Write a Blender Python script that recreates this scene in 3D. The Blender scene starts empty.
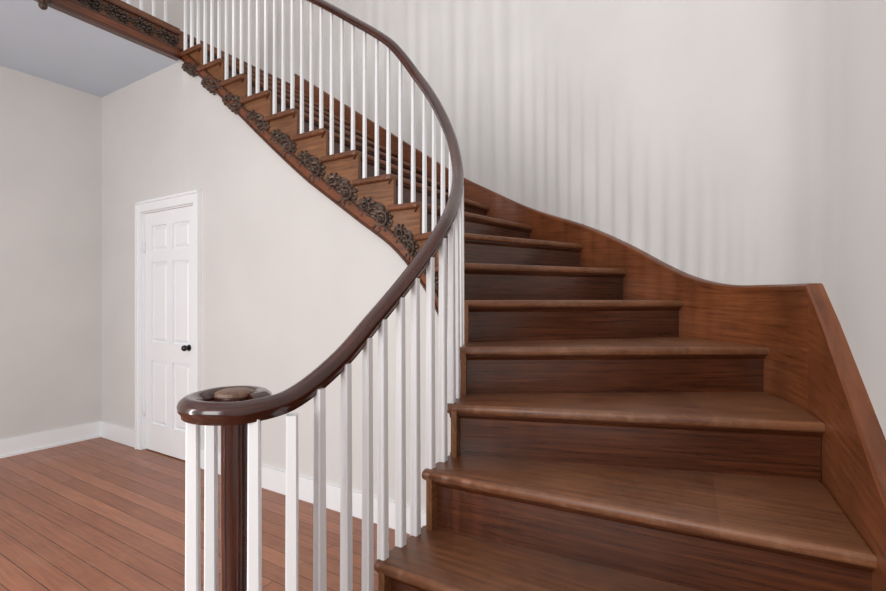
import bpy, bmesh, math, random
from mathutils import Vector, Matrix
random.seed(4)
H=1.33; R=.19; F=480.0
def zk(t): return R*t if t<=7 else 1.33+.184*(t-7)
P0=Vector((-3.36,4.66)); D=Vector((.851,-.525)); N=Vector((.525,.851))
CEIL=3.31; LAND=zk(19); UL=1.42; TOP=6.2
def W(u,v): return P0+D*u+N*v
def V3(p,z): return Vector((p[0],p[1],z))
# ------------------------------------------------------------ curves
def herm(ts,ps,t):
    n=len(ts)
    if t<=ts[0]: return ps[0]+(ps[1]-ps[0])*((t-ts[0])/(ts[1]-ts[0]))
    if t>=ts[-1]: return ps[-1]+(ps[-1]-ps[-2])*((t-ts[-1])/(ts[-1]-ts[-2]))
    i=0
    while t>ts[i+1]: i+=1
    def tan(j):
        if j==0: return (ps[1]-ps[0])/(ts[1]-ts[0])
        if j==n-1: return (ps[-1]-ps[-2])/(ts[-1]-ts[-2])
        return (ps[j+1]-ps[j-1])/(ts[j+1]-ts[j-1])
    h=ts[i+1]-ts[i]; s=(t-ts[i])/h
    return (ps[i]*(2*s**3-3*s*s+1)+tan(i)*(h*(s**3-2*s*s+s))+ps[i+1]*(-2*s**3+3*s*s)+tan(i+1)*(h*(s**3-s*s)))
UA=3.32; UD=(UA-UL)/7
def uk(t): return UA-UD*(t-12)
inn=[(1,-.58,1.02),(2,-.37,1.16),(3,-.21,1.40),(4,-.080,1.61),(5,.002,1.75),(6,.042,1.92),(7,.062,2.12),(8,.035,2.32),(9,-.042,2.51),(10,-.15,2.668)]
it=[a[0] for a in inn]; ip=[Vector(a[1:]) for a in inn]
for k in range(11,31):
    it.append(k); ip.append(W(uk(k),0))
def innr(t): return herm(it,ip,t)
ou=[(5.4,1.26,1.65),(6,1.335,1.96),(7,1.235,2.46),(8,1.08,2.81),(9,.92,3.14),(10,.67,3.56),(11,.37,3.77)]
ot=[a[0] for a in ou]; op=[Vector(a[1:]) for a in ou]
for k in range(12,31):
    ot.append(k); op.append(W(uk(k),1.2))
ol=[(1,.40,-.04),(2,.605,.36),(3,.825,.795),(4,.972,1.07),(5,1.19,1.49),(5.4,1.26,1.65)]
olt=[a[0] for a in ol]; olp=[Vector(a[1:]) for a in ol]
def outr(t):
    if t<5.4:
        if t<1: return olp[0]+(olp[1]-olp[0])*(t-1)
        for i in range(5):
            if t<=olt[i+1]: return olp[i].lerp(olp[i+1],(t-olt[i])/(olt[i+1]-olt[i]))
    return herm(ot,op,t)
def nrm(fn,t,side):
    d=(fn(t+.02)-fn(t-.02)).normalized()
    return Vector((-d.y,d.x)) if side=='L' else Vector((d.y,-d.x))
def I(t,off=0): return innr(t)+nrm(innr,t,'L')*off
def O(t,off=0): return outr(t)+nrm(outr,t,'R')*off
# ------------------------------------------------------------ mesh builder
class MB:
    def __init__(s): s.v=[];s.f=[];s.uv=[];s.sm=[]
    def add(s,vs,fs,uvs=None,smooth=False):
        b=len(s.v); s.v+= [tuple(x) for x in vs]
        if uvs is None: uvs=[(x[0]+x[1]*.3,x[2]+x[1]) for x in vs]
        s.uv+=uvs
        for f in fs: s.f.append([i+b for i in f]); s.sm.append(smooth)
    def box(s,p,ax,ay,az,uvs=None):
        p=Vector(p);vs=[];uv=[];o=random.random()*20
        for c in (0,1):
            for b in (0,1):
                for a in (0,1):
                    vs.append(p+ax*a+ay*b+az*c)
                    uv.append((a*ax.length+o,b*ay.length+c*az.length+o))
        s.add(vs,[(0,2,3,1),(4,5,7,6),(0,1,5,4),(2,6,7,3),(0,4,6,2),(1,3,7,5)],uv)
    def sweep(s,pts,sec,cap=True,smooth=True,flat=False,closed=True):
        n=len(pts);m=len(sec);vs=[];uv=[];L=0
        for i,p in enumerate(pts):
            a=pts[max(i-1,0)];b=pts[min(i+1,n-1)]
            t=(b-a).normalized()
            if flat: t=Vector((t.x,t.y,0)).normalized()
            sd=t.cross(Vector((0,0,1)))
            sd=sd.normalized() if sd.length>1e-5 else Vector((1,0,0))
            up=sd.cross(t)
            if i: L+=(p-pts[i-1]).length
            for j,(x,y) in enumerate(sec):
                vs.append(p+sd*x+up*y); uv.append((L,j*.012))
        fs=[]
        for i in range(n-1):
            for j in range(m if closed else m-1):
                k=(j+1)%m
                fs.append((i*m+j,i*m+k,(i+1)*m+k,(i+1)*m+j))
        if cap: fs.append(tuple(range(m))); fs.append(tuple((n-1)*m+j for j in reversed(range(m))))
        s.add(vs,fs,uv,smooth)
    def strip(s,A,B,zl,zh,smooth=False):
        vs=[];uv=[];L=0
        for i in range(len(A)):
            if i: L+=(A[i]-A[i-1]).length
            vs+=[V3(A[i],zl[i]),V3(A[i],zh[i]),V3(B[i],zh[i]),V3(B[i],zl[i])]
            uv+=[(L,zl[i]),(L,zh[i]),(L,zh[i]+.05),(L,zl[i]-.05)]
        fs=[]
        for i in range(len(A)-1):
            a=4*i;b=a+4
            for j in range(4):
                k=(j+1)%4; fs.append((a+j,a+k,b+k,b+j))
        fs.append((0,3,2,1)); e=4*(len(A)-1); fs.append((e,e+1,e+2,e+3))
        s.add(vs,fs,uv,smooth)
    def lathe(s,c,prof,n=32):
        vs=[];uv=[]
        for (r,z) in prof:
            for j in range(n):
                a=2*math.pi*j/n; vs.append(Vector((c[0]+r*math.cos(a),c[1]+r*math.sin(a),z))); uv.append((z,j*.01))
        fs=[]
        for i in range(len(prof)-1):
            for j in range(n):
                k=(j+1)%n; fs.append((i*n+j,i*n+k,(i+1)*n+k,(i+1)*n+j))
        fs.append(tuple(reversed(range(n)))); fs.append(tuple((len(prof)-1)*n+j for j in range(n)))
        s.add(vs,fs,uv,True)
    def obj(s,name,mat,parent=None,angle=None):
        me=bpy.data.meshes.new(name); me.from_pydata(s.v,[],s.f); 
        l=me.uv_layers.new(name='UVMap')
        for lp in me.loops: l.data[lp.index].uv=s.uv[lp.vertex_index]
        for p,sm in zip(me.polygons,s.sm): p.use_smooth=sm
        bm=bmesh.new(); bm.from_mesh(me); bmesh.ops.recalc_face_normals(bm,faces=bm.faces)
        if angle:
            for e in bm.edges:
                if len(e.link_faces)==2 and e.calc_face_angle(0)>angle: e.smooth=False
        bm.to_mesh(me); bm.free()
        me.materials.append(mat)
        o=bpy.data.objects.new(name,me); bpy.context.collection.objects.link(o)
        if parent: o.parent=parent
        return o
def empty(name):
    o=bpy.data.objects.new(name,None); bpy.context.collection.objects.link(o); return o
# ------------------------------------------------------------ materials
def lin(c):
    return tuple(((x/255)/12.92 if x/255<=.04045 else ((x/255+.055)/1.055)**2.4) for x in c)+(1,)
def newmat(name):
    m=bpy.data.materials.new(name); m.use_nodes=True; nt=m.node_tree
    return m,nt,nt.nodes['Principled BSDF']
def wood(name,dark,mid,light,rough=.35,sx=2.5,sy=38,dust=0,seam=False,bump=.08,coat=0):
    m,nt,b=newmat(name); nd=nt.nodes; lk=nt.links
    uv=nd.new('ShaderNodeUVMap'); uv.uv_map='UVMap'
    mp=nd.new('ShaderNodeMapping'); mp.inputs['Scale'].default_value=(sx,sy,1); lk.new(uv.outputs[0],mp.inputs[0])
    n=nd.new('ShaderNodeTexNoise'); n.inputs['Scale'].default_value=1.4; n.inputs['Detail'].default_value=8; n.inputs['Roughness'].default_value=.7; n.inputs['Distortion'].default_value=.4
    lk.new(mp.outputs[0],n.inputs['Vector'])
    cr=nd.new('ShaderNodeValToRGB'); e=cr.color_ramp.elements
    e[0].position=.28; e[0].color=lin(dark); e[1].position=.74; e[1].color=lin(light)
    x=e.new(.5); x.color=lin(mid); lk.new(n.outputs[0],cr.inputs[0])
    tc=nd.new('ShaderNodeTexCoord'); n2=nd.new('ShaderNodeTexNoise'); n2.inputs['Scale'].default_value=3.0; n2.inputs['Detail'].default_value=3
    lk.new(tc.outputs['Object'],n2.inputs['Vector'])
    mr=nd.new('ShaderNodeMapRange'); mr.inputs[1].default_value=.3; mr.inputs[2].default_value=.7; mr.inputs[3].default_value=.72; mr.inputs[4].default_value=1.22
    lk.new(n2.outputs[0],mr.inputs[0])
    mx=nd.new('ShaderNodeVectorMath'); mx.operation='SCALE'; lk.new(cr.outputs[0],mx.inputs[0]); lk.new(mr.outputs[0],mx.inputs['Scale'])
    out=mx.outputs[0]; rough_add=None
    if dust:
        n3=nd.new('ShaderNodeTexNoise'); n3.inputs['Scale'].default_value=4.5; n3.inputs['Detail'].default_value=14; n3.inputs['Roughness'].default_value=.85
        lk.new(tc.outputs['Object'],n3.inputs['Vector'])
        m3=nd.new('ShaderNodeMapRange'); m3.inputs[1].default_value=.40; m3.inputs[2].default_value=.75; m3.inputs[4].default_value=dust
        lk.new(n3.outputs[0],m3.inputs[0])
        fac=m3.outputs[0]
        if seam:
            u2=nd.new('ShaderNodeUVMap'); u2.uv_map='Frac'
            sp=nd.new('ShaderNodeSeparateXYZ'); lk.new(u2.outputs[0],sp.inputs[0])
            c1=nd.new('ShaderNodeMath'); c1.operation='SUBTRACT'; c1.inputs[1].default_value=.5; lk.new(sp.outputs[0],c1.inputs[0])
            c2=nd.new('ShaderNodeMath'); c2.operation='ABSOLUTE'; lk.new(c1.outputs[0],c2.inputs[0])
            c3=nd.new('ShaderNodeMapRange'); c3.inputs[1].default_value=.05; c3.inputs[2].default_value=.45; c3.inputs[3].default_value=1.3; c3.inputs[4].default_value=.5; lk.new(c2.outputs[0],c3.inputs[0])
            c4=nd.new('ShaderNodeMath'); c4.operation='MULTIPLY'; lk.new(fac,c4.inputs[0]); lk.new(c3.outputs[0],c4.inputs[1])
            e1=nd.new('ShaderNodeMapRange'); e1.inputs[1].default_value=.0; e1.inputs[2].default_value=.03; e1.inputs[3].default_value=.9; e1.inputs[4].default_value=0; lk.new(sp.outputs[1],e1.inputs[0])
            n5=nd.new('ShaderNodeTexNoise'); n5.inputs['Scale'].default_value=30; n5.inputs['Detail'].default_value=8; n5.inputs['Roughness'].default_value=.8; lk.new(tc.outputs['Object'],n5.inputs['Vector'])
            e2=nd.new('ShaderNodeMapRange'); e2.inputs[1].default_value=.48; e2.inputs[2].default_value=.7; lk.new(n5.outputs[0],e2.inputs[0])
            e3=nd.new('ShaderNodeMath'); e3.operation='MULTIPLY'; lk.new(e1.outputs[0],e3.inputs[0]); lk.new(e2.outputs[0],e3.inputs[1])
            e4=nd.new('ShaderNodeMath'); e4.operation='MULTIPLY'; e4.inputs[1].default_value=.35; lk.new(e3.outputs[0],e4.inputs[0])
            e5=nd.new('ShaderNodeMath'); e5.operation='ADD'; e5.use_clamp=True; lk.new(c4.outputs[0],e5.inputs[0]); lk.new(e4.outputs[0],e5.inputs[1]); fac=e5.outputs[0]
        rough_add=fac
        mm=nd.new('ShaderNodeMix'); mm.data_type='RGBA'; mm.inputs['B'].default_value=lin((160,122,96))
        lk.new(fac,mm.inputs['Factor']); lk.new(out,mm.inputs['A']); out=mm.outputs['Result']
    if seam:
        sb=nd.new('ShaderNodeMath'); sb.operation='SUBTRACT'; sb.inputs[1].default_value=.74; lk.new(sp.outputs[0],sb.inputs[0])
        gt=nd.new('ShaderNodeMath'); gt.operation='GREATER_THAN'; gt.inputs[1].default_value=0; lk.new(sb.outputs[0],gt.inputs[0])
        g2=nd.new('ShaderNodeMath'); g2.operation='MULTIPLY'; g2.inputs[1].default_value=.16; lk.new(gt.outputs[0],g2.inputs[0])
        ma=nd.new('ShaderNodeMix'); ma.data_type='RGBA'; ma.inputs['B'].default_value=lin((162,114,82)); lk.new(g2.outputs[0],ma.inputs['Factor']); lk.new(out,ma.inputs['A'])
        out=ma.outputs['Result']
    lk.new(out,b.inputs['Base Color'])
    r=nd.new('ShaderNodeMapRange'); r.inputs[3].default_value=rough-.08; r.inputs[4].default_value=rough+.15; lk.new(n.outputs[0],r.inputs[0])
    if rough_add:
        ra=nd.new('ShaderNodeMath'); ra.operation='MULTIPLY_ADD'; ra.inputs[1].default_value=.4; lk.new(rough_add,ra.inputs[0]); lk.new(r.outputs[0],ra.inputs[2]); lk.new(ra.outputs[0],b.inputs['Roughness'])
    else: lk.new(r.outputs[0],b.inputs['Roughness'])
    bp=nd.new('ShaderNodeBump'); bp.inputs['Strength'].default_value=bump; bp.inputs['Distance'].default_value=.01; lk.new(n.outputs[0],bp.inputs['Height']); lk.new(bp.outputs[0],b.inputs['Normal'])
    if coat: b.inputs['Coat Weight'].default_value=coat; b.inputs['Coat Roughness'].default_value=.12
    return m
def paint(name,c,rough=.6,var=.03,scale=2):
    m,nt,b=newmat(name); nd=nt.nodes; lk=nt.links
    tc=nd.new('ShaderNodeTexCoord'); n=nd.new('ShaderNodeTexNoise'); n.inputs['Scale'].default_value=scale; n.inputs['Detail'].default_value=4
    lk.new(tc.outputs['Object'],n.inputs['Vector'])
    cr=nd.new('ShaderNodeValToRGB'); l=lin(c)
    cr.color_ramp.elements[0].position=.3; cr.color_ramp.elements[0].color=tuple(x*(1-var) for x in l[:3])+(1,)
    cr.color_ramp.elements[1].position=.7; cr.color_ramp.elements[1].color=tuple(min(1,x*(1+var)) for x in l[:3])+(1,)
    lk.new(n.outputs[0],cr.inputs[0]); lk.new(cr.outputs[0],b.inputs['Base Color']); b.inputs['Roughness'].default_value=rough
    n2=nd.new('ShaderNodeTexNoise'); n2.inputs['Scale'].default_value=90; lk.new(tc.outputs['Object'],n2.inputs['Vector'])
    bp=nd.new('ShaderNodeBump'); bp.inputs['Strength'].default_value=.04; bp.inputs['Distance'].default_value=.004; lk.new(n2.outputs[0],bp.inputs['Height']); lk.new(bp.outputs[0],b.inputs['Normal'])
    return m
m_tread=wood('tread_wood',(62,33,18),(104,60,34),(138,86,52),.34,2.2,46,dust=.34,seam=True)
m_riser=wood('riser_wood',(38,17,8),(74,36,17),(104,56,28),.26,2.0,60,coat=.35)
m_string=wood('stringer_wood',(78,37,17),(112,60,30),(134,78,43),.34,2.0,46,dust=.08,coat=.1)
m_end=wood('step_end_wood',(84,50,29),(120,78,48),(150,104,68),.4,3,40)
m_carve=wood('carved_wood',(26,18,14),(64,46,35),(158,134,116),.38,14,60,bump=.5)
m_rail=wood('mahogany',(32,13,8),(60,25,15),(88,41,25),.2,3,40,coat=.5,bump=.02)
m_cap=wood('worn_cap_wood',(84,56,44),(118,86,70),(150,118,100),.4,8,30)
m_wall=paint('wall_plaster',(209,207,205),.75)
m_ceil=paint('ceiling_paint',(200,210,222),.8)
m_white=paint('white_gloss_paint',(236,238,241),.35,.01)
m_bal=paint('baluster_paint',(230,232,235),.4,.015)
m_knob,nt_,b_=newmat('dark_knob'); b_.inputs['Base Color'].default_value=(.05,.045,.04,1); b_.inputs['Metallic'].default_value=.8; b_.inputs['Roughness'].default_value=.25
# floor
m_floor,nt,b=newmat('floor_boards'); nd=nt.nodes; lk=nt.links
uv=nd.new('ShaderNodeUVMap'); uv.uv_map='UVMap'
br=nd.new('ShaderNodeTexBrick'); br.inputs['Scale'].default_value=1; br.inputs['Brick Width'].default_value=3.7; br.inputs['Row Height'].default_value=.098
br.inputs['Mortar Size'].default_value=.0026; br.inputs['Mortar Smooth'].default_value=.3; br.offset=.37
br.inputs['Color1'].default_value=lin((174,112,82)); br.inputs['Color2'].default_value=lin((142,86,60)); br.inputs['Mortar'].default_value=lin((62,33,22))
lk.new(uv.outputs[0],br.inputs['Vector'])
mp=nd.new('ShaderNodeMapping'); mp.inputs['Scale'].default_value=(2,45,1); lk.new(uv.outputs[0],mp.inputs[0])
n=nd.new('ShaderNodeTexNoise'); n.inputs['Scale'].default_value=1.5; n.inputs['Detail'].default_value=7; n.inputs['Roughness'].default_value=.65; lk.new(mp.outputs[0],n.inputs['Vector'])
mr=nd.new('ShaderNodeMapRange'); mr.inputs[1].default_value=.3; mr.inputs[2].default_value=.7; mr.inputs[3].default_value=.66; mr.inputs[4].default_value=1.25; lk.new(n.outputs[0],mr.inputs[0])
sc=nd.new('ShaderNodeVectorMath'); sc.operation='SCALE'; lk.new(br.outputs[0],sc.inputs[0]); lk.new(mr.outputs[0],sc.inputs['Scale'])
n4=nd.new('ShaderNodeTexNoise'); n4.inputs['Scale'].default_value=3; n4.inputs['Detail'].default_value=10; n4.inputs['Roughness'].default_value=.75; lk.new(uv.outputs[0],n4.inputs['Vector'])
m4=nd.new('ShaderNodeMapRange'); m4.inputs[1].default_value=.45; m4.inputs[2].default_value=.72; m4.inputs[4].default_value=.5; lk.new(n4.outputs[0],m4.inputs[0])
x4=nd.new('ShaderNodeMix'); x4.data_type='RGBA'; x4.inputs['B'].default_value=lin((182,138,110)); lk.new(m4.outputs[0],x4.inputs['Factor']); lk.new(sc.outputs[0],x4.inputs['A'])
lk.new(x4.outputs['Result'],b.inputs['Base Color'])
rr=nd.new('ShaderNodeMapRange'); rr.inputs[1].default_value=.35; rr.inputs[2].default_value=.7; rr.inputs[3].default_value=.28; rr.inputs[4].default_value=.55; lk.new(n4.outputs[0],rr.inputs[0]); lk.new(rr.outputs[0],b.inputs['Roughness'])
# ------------------------------------------------------------ room shell
def slab(name,u0,u1,v0,v1,z0,z1,mat,par=None):
    mb=MB()
    vs=[];uvs=[]
    for z in (z0,z1):
        for v in (v0,v1):
            for u in (u0,u1): vs.append(V3(W(u,v),z)); uvs.append((u+10,v+10))
    mb.add(vs,[(0,2,3,1),(4,5,7,6),(0,1,5,4),(2,6,7,3),(0,4,6,2),(1,3,7,5)],uvs)
    return mb.obj(name,mat,par)
slab('floor',-.2,9,-7,1.35,-.1,0,m_floor)
slab('ceiling',0,UL-.03,-7,.16,CEIL,CEIL+.02,m_ceil)
slab('landing_floor',0,UL-.04,-7,1.16,CEIL+.025,LAND-.04,m_floor)
slab('wall_left',-.15,0,-7,1.3,0,TOP,m_wall)
VE=-.90
slab('ceiling',UL-.03,3.3,-7,VE-.03,CEIL,CEIL+.02,m_ceil)
slab('landing_floor',UL-.04,3.3,-7,VE-.04,CEIL+.025,LAND-.04,m_floor)
ts=[-5+i*.5 for i in range(12)]+[1+i*.1 for i in range(0,44)]+[5.4+i*.12 for i in range(0,56)]+[12.5+i*.5 for i in range(26)]
ts=[t for t in ts if not(t>12 and uk(t)<-.0)]
mb=MB(); mb.strip([O(t,.035) for t in ts],[O(t,.15) for t in ts],[0]*len(ts),[TOP]*len(ts),True)
mb.obj('wall_right',m_wall,angle=.3)
def sbot(t):
    s=min(max((t-13.5)/5.5,0),1); s=s*s*(3-2*s)*.5+s*.5
    return max(0.0,zk(t)-(.42-(.42-(LAND-CEIL))*s)) 
DU0,DU1,DZ=.79,1.60,2.11
def tu(u): return 12+(UA-u)/UD
def backtop(u): return CEIL if u<UL else sbot(tu(u))+.03
mb=MB(); wf=.04; wb=.16
def wb_piece(us,z0):
    mb.strip([W(u,wf) for u in us],[W(u,wb) for u in us],[z0]*len(us),[backtop(u) for u in us])
wb_piece([0,DU0],0); wb_piece([DU0,1.2,UL-.001],DZ); wb_piece([UL,1.5,DU1],DZ)
t1=tu(DU1)
tt=[t1-(t1-1.9)*i/150 for i in range(151)]
mb.strip([I(t,-.04) for t in tt],[I(t,-.13) for t in tt],[0]*151,[max(sbot(t)+.03,.03) for t in tt],True)
mb.obj('wall_back',m_wall,angle=.5)
mb=MB(); mb.strip([W(0,-7),W(0,.04)],[W(.018,-7),W(.018,.02)],[0,0],[.15,.15]); mb.strip([W(0,-7),W(0,.04)],[W(.03,-7),W(.03,.02)],[0,0],[.02,.02]); mb.obj('baseboard_left',m_white)
mb=MB(); mb.strip([W(.018,.04),W(.72,.04)],[W(.018,.02),W(.72,.02)],[0,0],[.15,.15])
t2=tu(1.68); tt=[t2-(t2-3.2)*i/120 for i in range(121)]
mb.strip([I(t,-.04) for t in tt],[I(t,-.02) for t in tt],[0]*121,[.15]*121); mb.obj('baseboard_back',m_white)
# ------------------------------------------------------------ door
door=empty('door_1')
d3=Vector((D.x,D.y,0)); n3=Vector((N.x,N.y,0)); Z=Vector((0,0,1))
def dbox(mb,u0,u1,v0,v1,z0,z1): mb.box(V3(W(u0,v0),z0),d3*(u1-u0),n3*(v1-v0),Z*(z1-z0))
mb=MB()
dbox(mb,.72,.79,.012,.04,0,2.19); dbox(mb,1.60,1.67,.012,.04,0,2.19); dbox(mb,.79,1.60,.012,.04,2.11,2.19)
dbox(mb,.715,.735,.0,.04,0,2.2); dbox(mb,1.655,1.675,.0,.04,0,2.2); dbox(mb,.715,1.675,0,.04,2.18,2.2)
dbox(mb,.79,.80,.04,.15,0,2.11); dbox(mb,1.59,1.60,.04,.15,0,2.11); dbox(mb,.79,1.60,.04,.15,2.10,2.11)
mb.obj('casing',m_white,door)
mb=MB(); a,bb=.803,1.587; v0,v1=.045,.085
st=.105; mid=(a+bb)/2
dbox(mb,a,a+st,v0,v1,.01,2.097); dbox(mb,bb-st,bb,v0,v1,.01,2.097); dbox(mb,mid-.045,mid+.045,v0,v1,.01,2.09)
rails=[(.01,.24),(.80,.96),(1.66,1.76),(1.98,2.097)]
for z0,z1 in rails: dbox(mb,a+st,bb-st,v0+.001,v1,z0,z1)
for (z0,z1) in [(.24,.80),(.96,1.66),(1.76,1.98)]:
    for (x0,x1) in [(a+st,mid-.045),(mid+.045,bb-st)]:
        dbox(mb,x0,x1,v0+.02,v1-.005,z0,z1)
        g=.035
        vs=[V3(W(x0+.012,v0+.02),z0+.012),V3(W(x1-.012,v0+.02),z0+.012),V3(W(x1-.012,v0+.02),z1-.012),V3(W(x0+.012,v0+.02),z1-.012),
            V3(W(x0+g,v0+.006),z0+g),V3(W(x1-g,v0+.006),z0+g),V3(W(x1-g,v0+.006),z1-g),V3(W(x0+g,v0+.006),z1-g)]
        mb.add(vs,[(0,1,5,4),(1,2,6,5),(2,3,7,6),(3,0,4,7),(4,5,6,7)])
mb.obj('leaf',m_white,door)
mb=MB()
def sph(mb,c,rx,n=14):
    vs=[];fs=[]
    for i in range(n//2+1):
        th=math.pi*i/(n//2)
        for j in range(n):
            ph=2*math.pi*j/n
            vs.append(Vector(c)+Vector((rx*math.sin(th)*math.cos(ph),rx*math.sin(th)*math.sin(ph),rx*math.cos(th))))
    for i in range(n//2):
        for j in range(n):
            k=(j+1)%n; fs.append((i*n+j,i*n+k,(i+1)*n+k,(i+1)*n+j))
    mb.add(vs,fs,None,True)
def cyl(mb,p,q,r,n=16):
    ax=(q-p).normalized(); s=ax.cross(Z); s=s.normalized() if s.length>1e-4 else Vector((1,0,0)); t=s.cross(ax)
    vs=[e+s*r*math.cos(2*math.pi*j/n)+t*r*math.sin(2*math.pi*j/n) for e in (p,q) for j in range(n)]
    mb.add(vs,[(j,(j+1)%n,n+(j+1)%n,n+j) for j in range(n)]+[tuple(range(n)),tuple(range(n,2*n))],None,True)
kc=1.49
cyl(mb,V3(W(kc,.045),.94),V3(W(kc,.037),.94),.026); cyl(mb,V3(W(kc,.04),.94),V3(W(kc,.0),.94),.012); sph(mb,V3(W(kc,.004),.94),.025)
mb.obj('knob',m_knob,door,angle=.6)
mb=MB()
for hz in (.3,1.75): cyl(mb,V3(W(.803,.038),hz),V3(W(.803,.038),hz+.09),.006)
mb.obj('hinges',m_white,door)
# ------------------------------------------------------------ staircase
stair=empty('curved_staircase')
me_t=bpy.data.meshes.new('treads'); bmT=bmesh.new(); uvl=bmT.loops.layers.uv.new('UVMap'); uvf=bmT.loops.layers.uv.new('Frac')
TH=.036
def add_tread(k):
    a=I(k); b=O(k); d=(b-a).normalized(); pr=Vector((-d.y,d.x))
    if pr.dot(innr(k+1)-a)<0: pr=-pr
    poly=[]
    a2=innr(k+1); b2=outr(k+1); d2=(b2-a2).normalized(); pr2=Vector((-d2.y,d2.x))
    if pr2.dot(innr(k+1)-innr(k))<0: pr2=-pr2
    if k==1:
        c=Vector((-.507,1.17)); r=.17
        poly.append(b); 
        ang0=math.atan2(-pr.y,-pr.x)
        for i in range(15):
            an=ang0-i*math.pi*1.15/14
            poly.append(c+Vector((math.cos(an),math.sin(an)))*r)
        poly=poly+[innr(2)+Vector((.03,.03))]+[outr(2)+pr2*.06]
    else:
        n=6
        te=k+1+.10
        inner_pts=[I(k+(te-k)*i/n) for i in range(n+1)]
        if k==18: inner_pts=[I(k+i/n) for i in range(n+1)]
        outer_pts=[outr(k+i/n*1.0) for i in range(n+1)]
        if k<5.4<k+1: outer_pts=[outr(k),outr(5.2),outr(5.4),outr(5.6),outr(5.8),outr(6)]
        outer_pts.append(outr(k+1)+pr2*.06)
        if k<18: inner_pts.append(a2+d2*.05+pr2*.06)
        poly=list(reversed(inner_pts))+outer_pts
        c0=inner_pts[0]; 
        i0=len(inner_pts)-1
        poly[i0:i0+1]=[c0+(inner_pts[1]-c0).normalized()*.022, c0+(inner_pts[1]-c0).normalized()*.006+d*.006, c0+d*.022]
    z1=zk(k); z0=z1-TH
    bm=bmesh.new()
    top=[bm.verts.new(V3(p,z1)) for p in poly]; f=bm.faces.new(top)
    ex=bmesh.ops.extrude_face_region(bm,geom=[f]); 
    for v in [g for g in ex['geom'] if isinstance(g,bmesh.types.BMVert)]: v.co.z=z0
    bmesh.ops.recalc_face_normals(bm,faces=bm.faces)
    he=[e for e in bm.edges if abs(e.verts[0].co.z-e.verts[1].co.z)<1e-6]
    bmesh.ops.bevel(bm,geom=he,offset=.0145,segments=4,profile=.5,affect='EDGES',clamp_overlap=True)
    w=(b-a).length; m={}
    for v in bm.verts: m[v]=bmT.verts.new(v.co)
    for fc in bm.faces:
        nf=bmT.faces.new([m[v] for v in fc.verts])
        nf.smooth=True
        for l in nf.loops:
            q=Vector((l.vert.co.x,l.vert.co.y))-a
            l[uvl].uv=(q.dot(d)+k*3.7,q.dot(pr)+l.vert.co.z+k*1.3); l[uvf].uv=(q.dot(d)/w,q.dot(pr))
    bm.free()
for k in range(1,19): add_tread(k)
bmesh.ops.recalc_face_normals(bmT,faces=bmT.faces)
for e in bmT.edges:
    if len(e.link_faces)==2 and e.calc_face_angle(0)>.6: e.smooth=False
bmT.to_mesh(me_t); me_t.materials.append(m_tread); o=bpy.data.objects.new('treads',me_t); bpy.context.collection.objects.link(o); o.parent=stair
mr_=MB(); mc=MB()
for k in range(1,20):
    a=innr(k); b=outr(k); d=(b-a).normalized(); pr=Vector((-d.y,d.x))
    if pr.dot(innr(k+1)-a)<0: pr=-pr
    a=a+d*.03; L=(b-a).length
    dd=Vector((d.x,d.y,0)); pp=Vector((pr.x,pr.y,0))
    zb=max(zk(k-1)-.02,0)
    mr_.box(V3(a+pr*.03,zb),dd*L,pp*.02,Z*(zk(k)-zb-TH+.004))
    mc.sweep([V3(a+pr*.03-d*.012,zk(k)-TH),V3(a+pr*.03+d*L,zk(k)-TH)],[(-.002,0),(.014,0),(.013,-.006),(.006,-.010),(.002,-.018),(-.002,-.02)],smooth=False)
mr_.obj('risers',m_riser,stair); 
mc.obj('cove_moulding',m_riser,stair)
mb=MB(); mb.lathe((-.507,1.17),[(.14,0),(.14,R-TH)],40); mb.obj('curtail_block',m_riser,stair)
cp=[(-1,-1.2),(1,-1.06),(2,-.82),(3,-.56),(4,-.40),(5,-.09),(5.4,.045)]
cp2=[(5.4,.045),(6,.05),(6.5,.06),(7,.12),(8,.31),(9,.475),(10,.66),(11,.85),(12,1.03),(30,1.03+18*.184)]
def stop(t):
    if t<=5.4:
        for (a,x),(b2,y) in zip(cp,cp[1:]):
            if t<=b2: return H+x+(y-x)*(t-a)/(b2-a)
    return H+herm([c[0] for c in cp2],[c[1] for c in cp2],t)
tsA=[0.2+i*.1 for i in range(52)]+[5.4]; tsB=[5.4+i*.1 for i in range(137)]
tsB=[t for t in tsB if t<=19]
mb=MB()
for T in (tsA,tsB):
    mb.strip([O(t,.034) for t in T],[O(t,-.004) for t in T],[max(0,zk(t-1.4)-.02) for t in T],[stop(t) for t in T],True)
mb.obj('wall_stringer',m_string,stair,angle=.5)
mb=MB()
for T in (tsA,tsB):
    mb.sweep([V3(O(t,.012),stop(t)) for t in T],[(-.022,-.012),(-.022,.004),(-.016,.012),(.024,.012),(.024,-.012)],flat=False,smooth=False)
mb.obj('stringer_cap',m_string,stair)
me=MB()
for k in range(2,19):
    n=8; T=[k+i/n for i in range(n+1)]
    if k==2: T=[2.05+i/n*.95 for i in range(n+1)]
    me.strip([I(t,-.028) for t in T],[I(t,-.05) for t in T],[sbot(t) for t in T],[zk(k)-TH*.6]*(n+1))
me.obj('string_step_ends',m_end,stair)
mb=MB(); T=[2+i*.1 for i in range(171)]
def band(mb,lo,hi,off,T=T): mb.strip([I(t,off) for t in T],[I(t,-.03) for t in T],[max(0,sbot(t)+lo) for t in T],[sbot(t)+hi for t in T],True)
band(mb,-.006,.07,-.018)
mb.obj('string_band',m_string,stair,angle=.5)
mb=MB(); band(mb,-.012,.006,-.008); band(mb,.065,.078,-.010); mb.obj('string_beads',m_riser,stair,angle=.5)
mb=MB()
def lbox(mb,u0,u1,v0,v1,z0,z1): mb.box(V3(W(u0,v0),z0),n3*(v1-v0),d3*(u1-u0),Z*(z1-z0))
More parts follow.
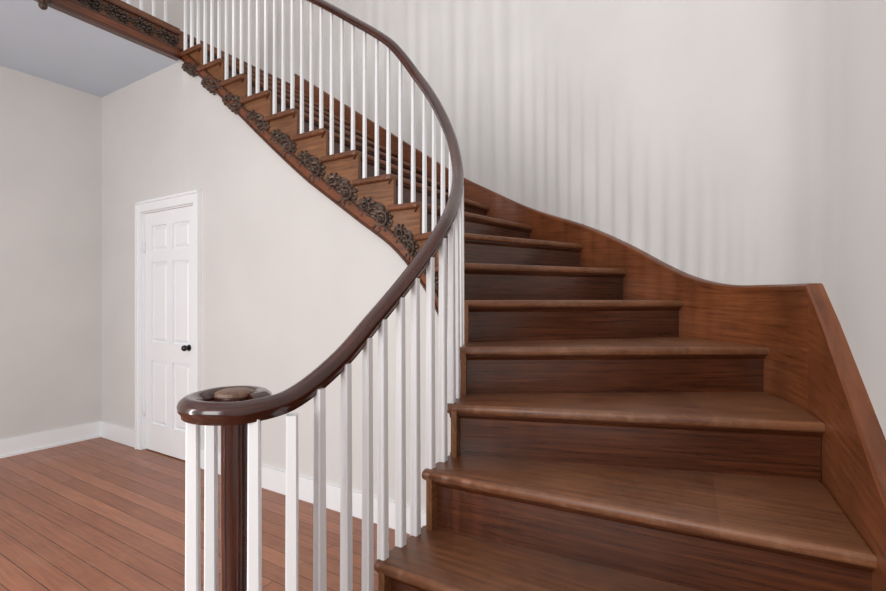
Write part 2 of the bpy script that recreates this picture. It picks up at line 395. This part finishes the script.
lbox(mb,UL-.2,UL+.01,VE-.2,.0,LAND-.038,LAND); lbox(mb,UL-.2,UL-.01,.0,1.19,LAND-.038,LAND)
mb.box(V3(W(UL-.1,VE-.25),LAND-.0385),d3*1.9,n3*.26,Z*.038)
mb.obj('landing_nosing',m_tread,stair)
mb=MB()
lbox(mb,UL-.03,UL-.01,VE,.05,CEIL,LAND-.038); mb.box(V3(W(UL-.03,VE-.03),CEIL),d3*1.8,n3*.03,Z*(LAND-.038-CEIL))
lbox(mb,UL-.03,UL+.005,VE,.02,CEIL-.005,CEIL+.06)
mb.obj('landing_fascia',m_string,stair)
mb=MB(); lbox(mb,UL-.04,UL+.015,VE-.02,.0,CEIL-.02,CEIL+.005); lbox(mb,UL-.03,UL+.008,VE,.0,CEIL+.058,CEIL+.07); lbox(mb,UL-.03,UL+.008,VE,.0,LAND-.05,LAND-.038)
mb.box(V3(W(UL-.04,VE-.04),CEIL-.02),d3*1.8,n3*.055,Z*.025)
mb.obj('fascia_mouldings',m_riser,stair)
def carve_local():
    vs=[];fs=[]
    def addp(v,f):
        b=len(vs); vs.extend(v); fs.extend([[i+b for i in q] for q in f])
    def tube(pts,rad):
        n=6;v=[];f=[]
        for i,(x,y) in enumerate(pts):
            a=pts[max(0,i-1)];c=pts[min(len(pts)-1,i+1)]
            tx,ty=c[0]-a[0],c[1]-a[1];l=math.hypot(tx,ty) or 1;nx,ny=-ty/l,tx/l
            r=rad*(1-.55*i/len(pts))
            for j in range(n):
                an=2*math.pi*j/n
                v.append((x+nx*r*math.cos(an),y+ny*r*math.cos(an),.014+r*math.sin(an)))
        for i in range(len(pts)-1):
            for j in range(n):
                k=(j+1)%n; f.append((i*n+j,i*n+k,(i+1)*n+k,(i+1)*n+j))
        addp(v,f)
    def spiral(cx,cy,r0,r1,a0,turns,rad):
        pts=[]
        for i in range(30):
            s=i/29; a=a0+turns*2*math.pi*s; r=r0+(r1-r0)*s
            pts.append((cx+r*math.cos(a),cy+r*math.sin(a)))
        tube(pts,rad)
    def blob(x,y,rx,ry,rot,h):
        v=[];f=[];n=8;m=4
        for i in range(m+1):
            th=math.pi/2*i/m
            for j in range(n):
                a=2*math.pi*j/n; px=rx*math.cos(th)*math.cos(a);py=ry*math.cos(th)*math.sin(a)
                v.append((x+px*math.cos(rot)-py*math.sin(rot),y+px*math.sin(rot)+py*math.cos(rot),.004+h*math.sin(th)))
        for i in range(m):
            for j in range(n):
                k=(j+1)%n; f.append((i*n+j,i*n+k,(i+1)*n+k,(i+1)*n+j))
        addp(v,f)
    spiral(.085,-.225,.050,.010,math.radians(60),1.6,.013)
    spiral(.205,-.135,.036,.008,math.radians(230),-1.4,.010)
    tube([(.11,-.182),(.125,-.160),(.145,-.150),(.165,-.157),(.18,-.165)],.013)
    for i in range(9):
        a=math.radians(20+i*38); blob(.085+.066*math.cos(a),-.225+.064*math.sin(a),.020,.012,a,.016)
    for i in range(7):
        a=math.radians(-150+i*45); blob(.205+.048*math.cos(a),-.135+.046*math.sin(a),.018,.010,a,.015)
    blob(.085,-.225,.018,.018,0,.034); blob(.205,-.135,.013,.013,0,.028)
    blob(.14,-.205,.032,.013,.7,.022); blob(.155,-.118,.03,.011,.2,.016)
    n=64; pl=[]
    for i in range(n):
        a=2*math.pi*i/n; rr=1+.07*math.cos(10*a)
        pl.append((.14+.130*rr*math.cos(a),-.185+.078*rr*math.sin(a)+.45*(.135*rr*math.cos(a))))
    addp([(x,y,.0) for x,y in pl]+[(x,y,.006) for x,y in pl],[[j,(j+1)%n,n+(j+1)%n,n+j] for j in range(n)]+[list(range(n,2*n))])
    return vs,fs
cv,cf=carve_local()
mb=MB()
for k in range(2,19):
    vs=[];uv=[]
    for (x,y,o) in cv:
        t=k+x/.27
        s=min(max((t-13.5)/5.5,0),1)*.38
        vs.append(V3(I(t,-.029+o),zk(k)-TH+y*(1-s)*1.0)); uv.append((x+k,y+o))
    mb.add(vs,cf,uv,True)
mb.obj('carved_brackets',m_carve,stair,angle=.9)
mb=MB()
for i in range(5):
    v0=-.0-i*.18
    vs=[V3(W(UL-.012+o,v0-x*.66),CEIL+.125+(y+.185-.45*(x-.14))*.62) for (x,y,o) in cv]
    mb.add(vs,cf,[(x,y+o) for x,y,o in cv],True)
for i in range(9):
    u0=UL+.03+i*.18
    vs=[V3(W(u0+x*.66,VE+.002+o),CEIL+.125+(y+.185-.45*(x-.14))*.62) for (x,y,o) in cv]
    mb.add(vs,cf,[(x,y+o) for x,y,o in cv],True)
sph(mb,V3(W(UL+.0,VE+.0),CEIL+.0),.045); sph(mb,V3(W(UL+.0,VE+.0),CEIL-.05),.025)
mb.obj('fascia_carving',m_carve,stair,angle=.9)
# ------------------------------------------------------------ railing
rail=empty('stair_railing')
rz=[(1.7,-.25),(2,-.238),(2.5,-.165),(3,-.063),(4,.127),(5,.275),(6,.40),(7,.56),(8,.785),(9,1.03),(10,1.25),(11,1.48),(12,1.69),(13,1.885),(14,2.07),(30,2.07+16*.184)]
rt=[a[0] for a in rz]; rv=[a[1] for a in rz]
def railz(t): return H+herm(rt,rv,t)
INS=-.004
zc=H-.25
vol=[(-.468,1.150),(-.452,1.185),(-.468,1.235),(-.52,1.262),(-.577,1.240),(-.602,1.180),(-.592,1.118),(-.552,1.076),(-.50,1.060),(-.44,1.076)]
p3=[V3(p,zc) for p in vol]
p3+= [V3(I(t,INS),railz(t)) for t in [2+i*.5 for i in range(2*17+1)]]
p3+=[V3(W(UL,-.12),LAND+.86),V3(W(UL-.02,-.5),LAND+.86),V3(W(UL,VE+.08),LAND+.86),V3(W(UL+.08,VE-.02),LAND+.86),V3(W(UL+.8,VE-.02),LAND+.86),V3(W(UL+1.85,VE-.02),LAND+.86)]
cl=[0]
for a,b2 in zip(p3,p3[1:]): cl.append(cl[-1]+(b2-a).length)
path=[]; nS=460
for i in range(nS+1): path.append(herm(cl,p3,cl[-1]*i/nS))
sec=[(-.020,-.026),(-.022,-.016),(-.029,-.008),(-.031,.004),(-.026,.016),(-.014,.025),(0,.028),(.014,.025),(.026,.016),(.031,.004),(.029,-.008),(.022,-.016),(.020,-.026)]
sec=[(x*.82,y*.9) for x,y in sec]
mb=MB(); mb.sweep(path,sec); mb.obj('handrail',m_rail,rail,angle=.9)
c=(-.507,1.17)
mb=MB()
pf=[(.040,R),(.040,R+.05),(.034,R+.06),(.037,R+.075),(.030,R+.09),(.028,R+.14),(.0305,R+.4),(.032,.8),(.0315,.98),(.032,1.03),(.034,1.045),(.036,zc-.012)]
mb.lathe(c,pf,36); mb.obj('newel_post',m_rail,rail,angle=.8)
mb=MB(); mb.lathe(c,[(.036,zc-.022),(.044,zc-.012),(.048,zc+.006),(.046,zc+.018)],36); mb.obj('volute_eye',m_rail,rail,angle=.8)
mb=MB(); mb.lathe(c,[(.043,zc+.016),(.046,zc+.020),(.044,zc+.027),(.034,zc+.031),(.014,zc+.032)],36); mb.obj('newel_cap',m_cap,rail,angle=.8)
mb=MB()
def bal(p,d,z0,z1,w=.0125):
    sx=Vector((d.x,d.y,0)).normalized(); sy=Vector((-sx.y,sx.x,0))
    vs=[]
    for (z,ww) in ((z0,w*1.1),(z1,w*.88)):
        e=ww*.25; q=ww-e
        for (x,y) in ((ww,-q),(ww,q),(q,ww),(-q,ww),(-ww,q),(-ww,-q),(-q,-ww),(q,-ww)):
            vs.append(V3(p,z)+sx*x+sy*y)
    mb.add(vs,[(j,(j+1)%8,8+(j+1)%8,8+j) for j in range(8)]+[tuple(range(8)),tuple(range(8,16))])
for k in range(2,19):
    frs=(.12,.45,.78) if (k==3 or k>=11) else (.22,.72)
    if k==2: frs=(.26,.57,.87)
    for fr in frs:
        t=k+fr
        bal(I(t,-.018),innr(t+.05)-innr(t-.05),zk(k)-.004,railz(t)-.018,.0128 if k<8 else .0098)
for (x,y) in [(-.426,1.085),(-.352,1.12),(-.578,1.110),(-.590,1.222)]:
    bal(Vector((x,y)),Vector((1,.2)),R-.004,zc-.018,.0145)
for i in range(9):
    bal(W(UL-.015,-.10-i*.092),D,LAND-.004,LAND+.845,.0098)
for i in range(18):
    bal(W(UL+.1+i*.1,VE-.02),D,LAND-.004,LAND+.845,.0098)
mb.obj('balusters',m_bal,rail)
# ------------------------------------------------------------ lights
def area(name,loc,tgt,size,energy,col,sy=None):
    l=bpy.data.lights.new(name,'AREA'); l.energy=energy; l.color=col; l.size=size
    if sy: l.shape='RECTANGLE'; l.size_y=sy
    o=bpy.data.objects.new(name,l); bpy.context.collection.objects.link(o); o.location=loc
    o.rotation_euler=(Vector(tgt)-Vector(loc)).to_track_quat('-Z','Y').to_euler(); return o
p=W(2.4,-4.2)
area('upper_window_light',(p.x,p.y,4.7),(1.0,3.0,2.9),.14,85,(1,.98,.96),1.3)
area('sidelight_window_light',(-3.5,.3,1.5),(1.1,2.8,2.3),.12,48,(1,.98,.96),2.5)
area('hall_fill_light',(-2.2,-1.6,1.7),(-2.2,4,1.6),2.2,95,(1,.99,.97),1.8)  # added broad fill from behind left for soft even light, no real window
area('stair_hall_light',(.2,-2.2,3.0),(.6,3,1.2),1.6,60,(1,.99,.97))
w=bpy.data.worlds.new('World'); bpy.context.scene.world=w; w.use_nodes=True
bg=w.node_tree.nodes['Background']; bg.inputs[0].default_value=(.98,.985,1,1); bg.inputs[1].default_value=.84
bpy.context.scene.view_settings.view_transform='Standard'
# ------------------------------------------------------------ camera
cam=bpy.data.cameras.new('camera'); cam.sensor_width=36; cam.lens=F*36/886; cam.shift_y=4.5/886; cam.clip_start=.02
co=bpy.data.objects.new('camera',cam); bpy.context.collection.objects.link(co)
co.location=(0,0,H); co.rotation_euler=(math.pi/2,0,0); bpy.context.scene.camera=co
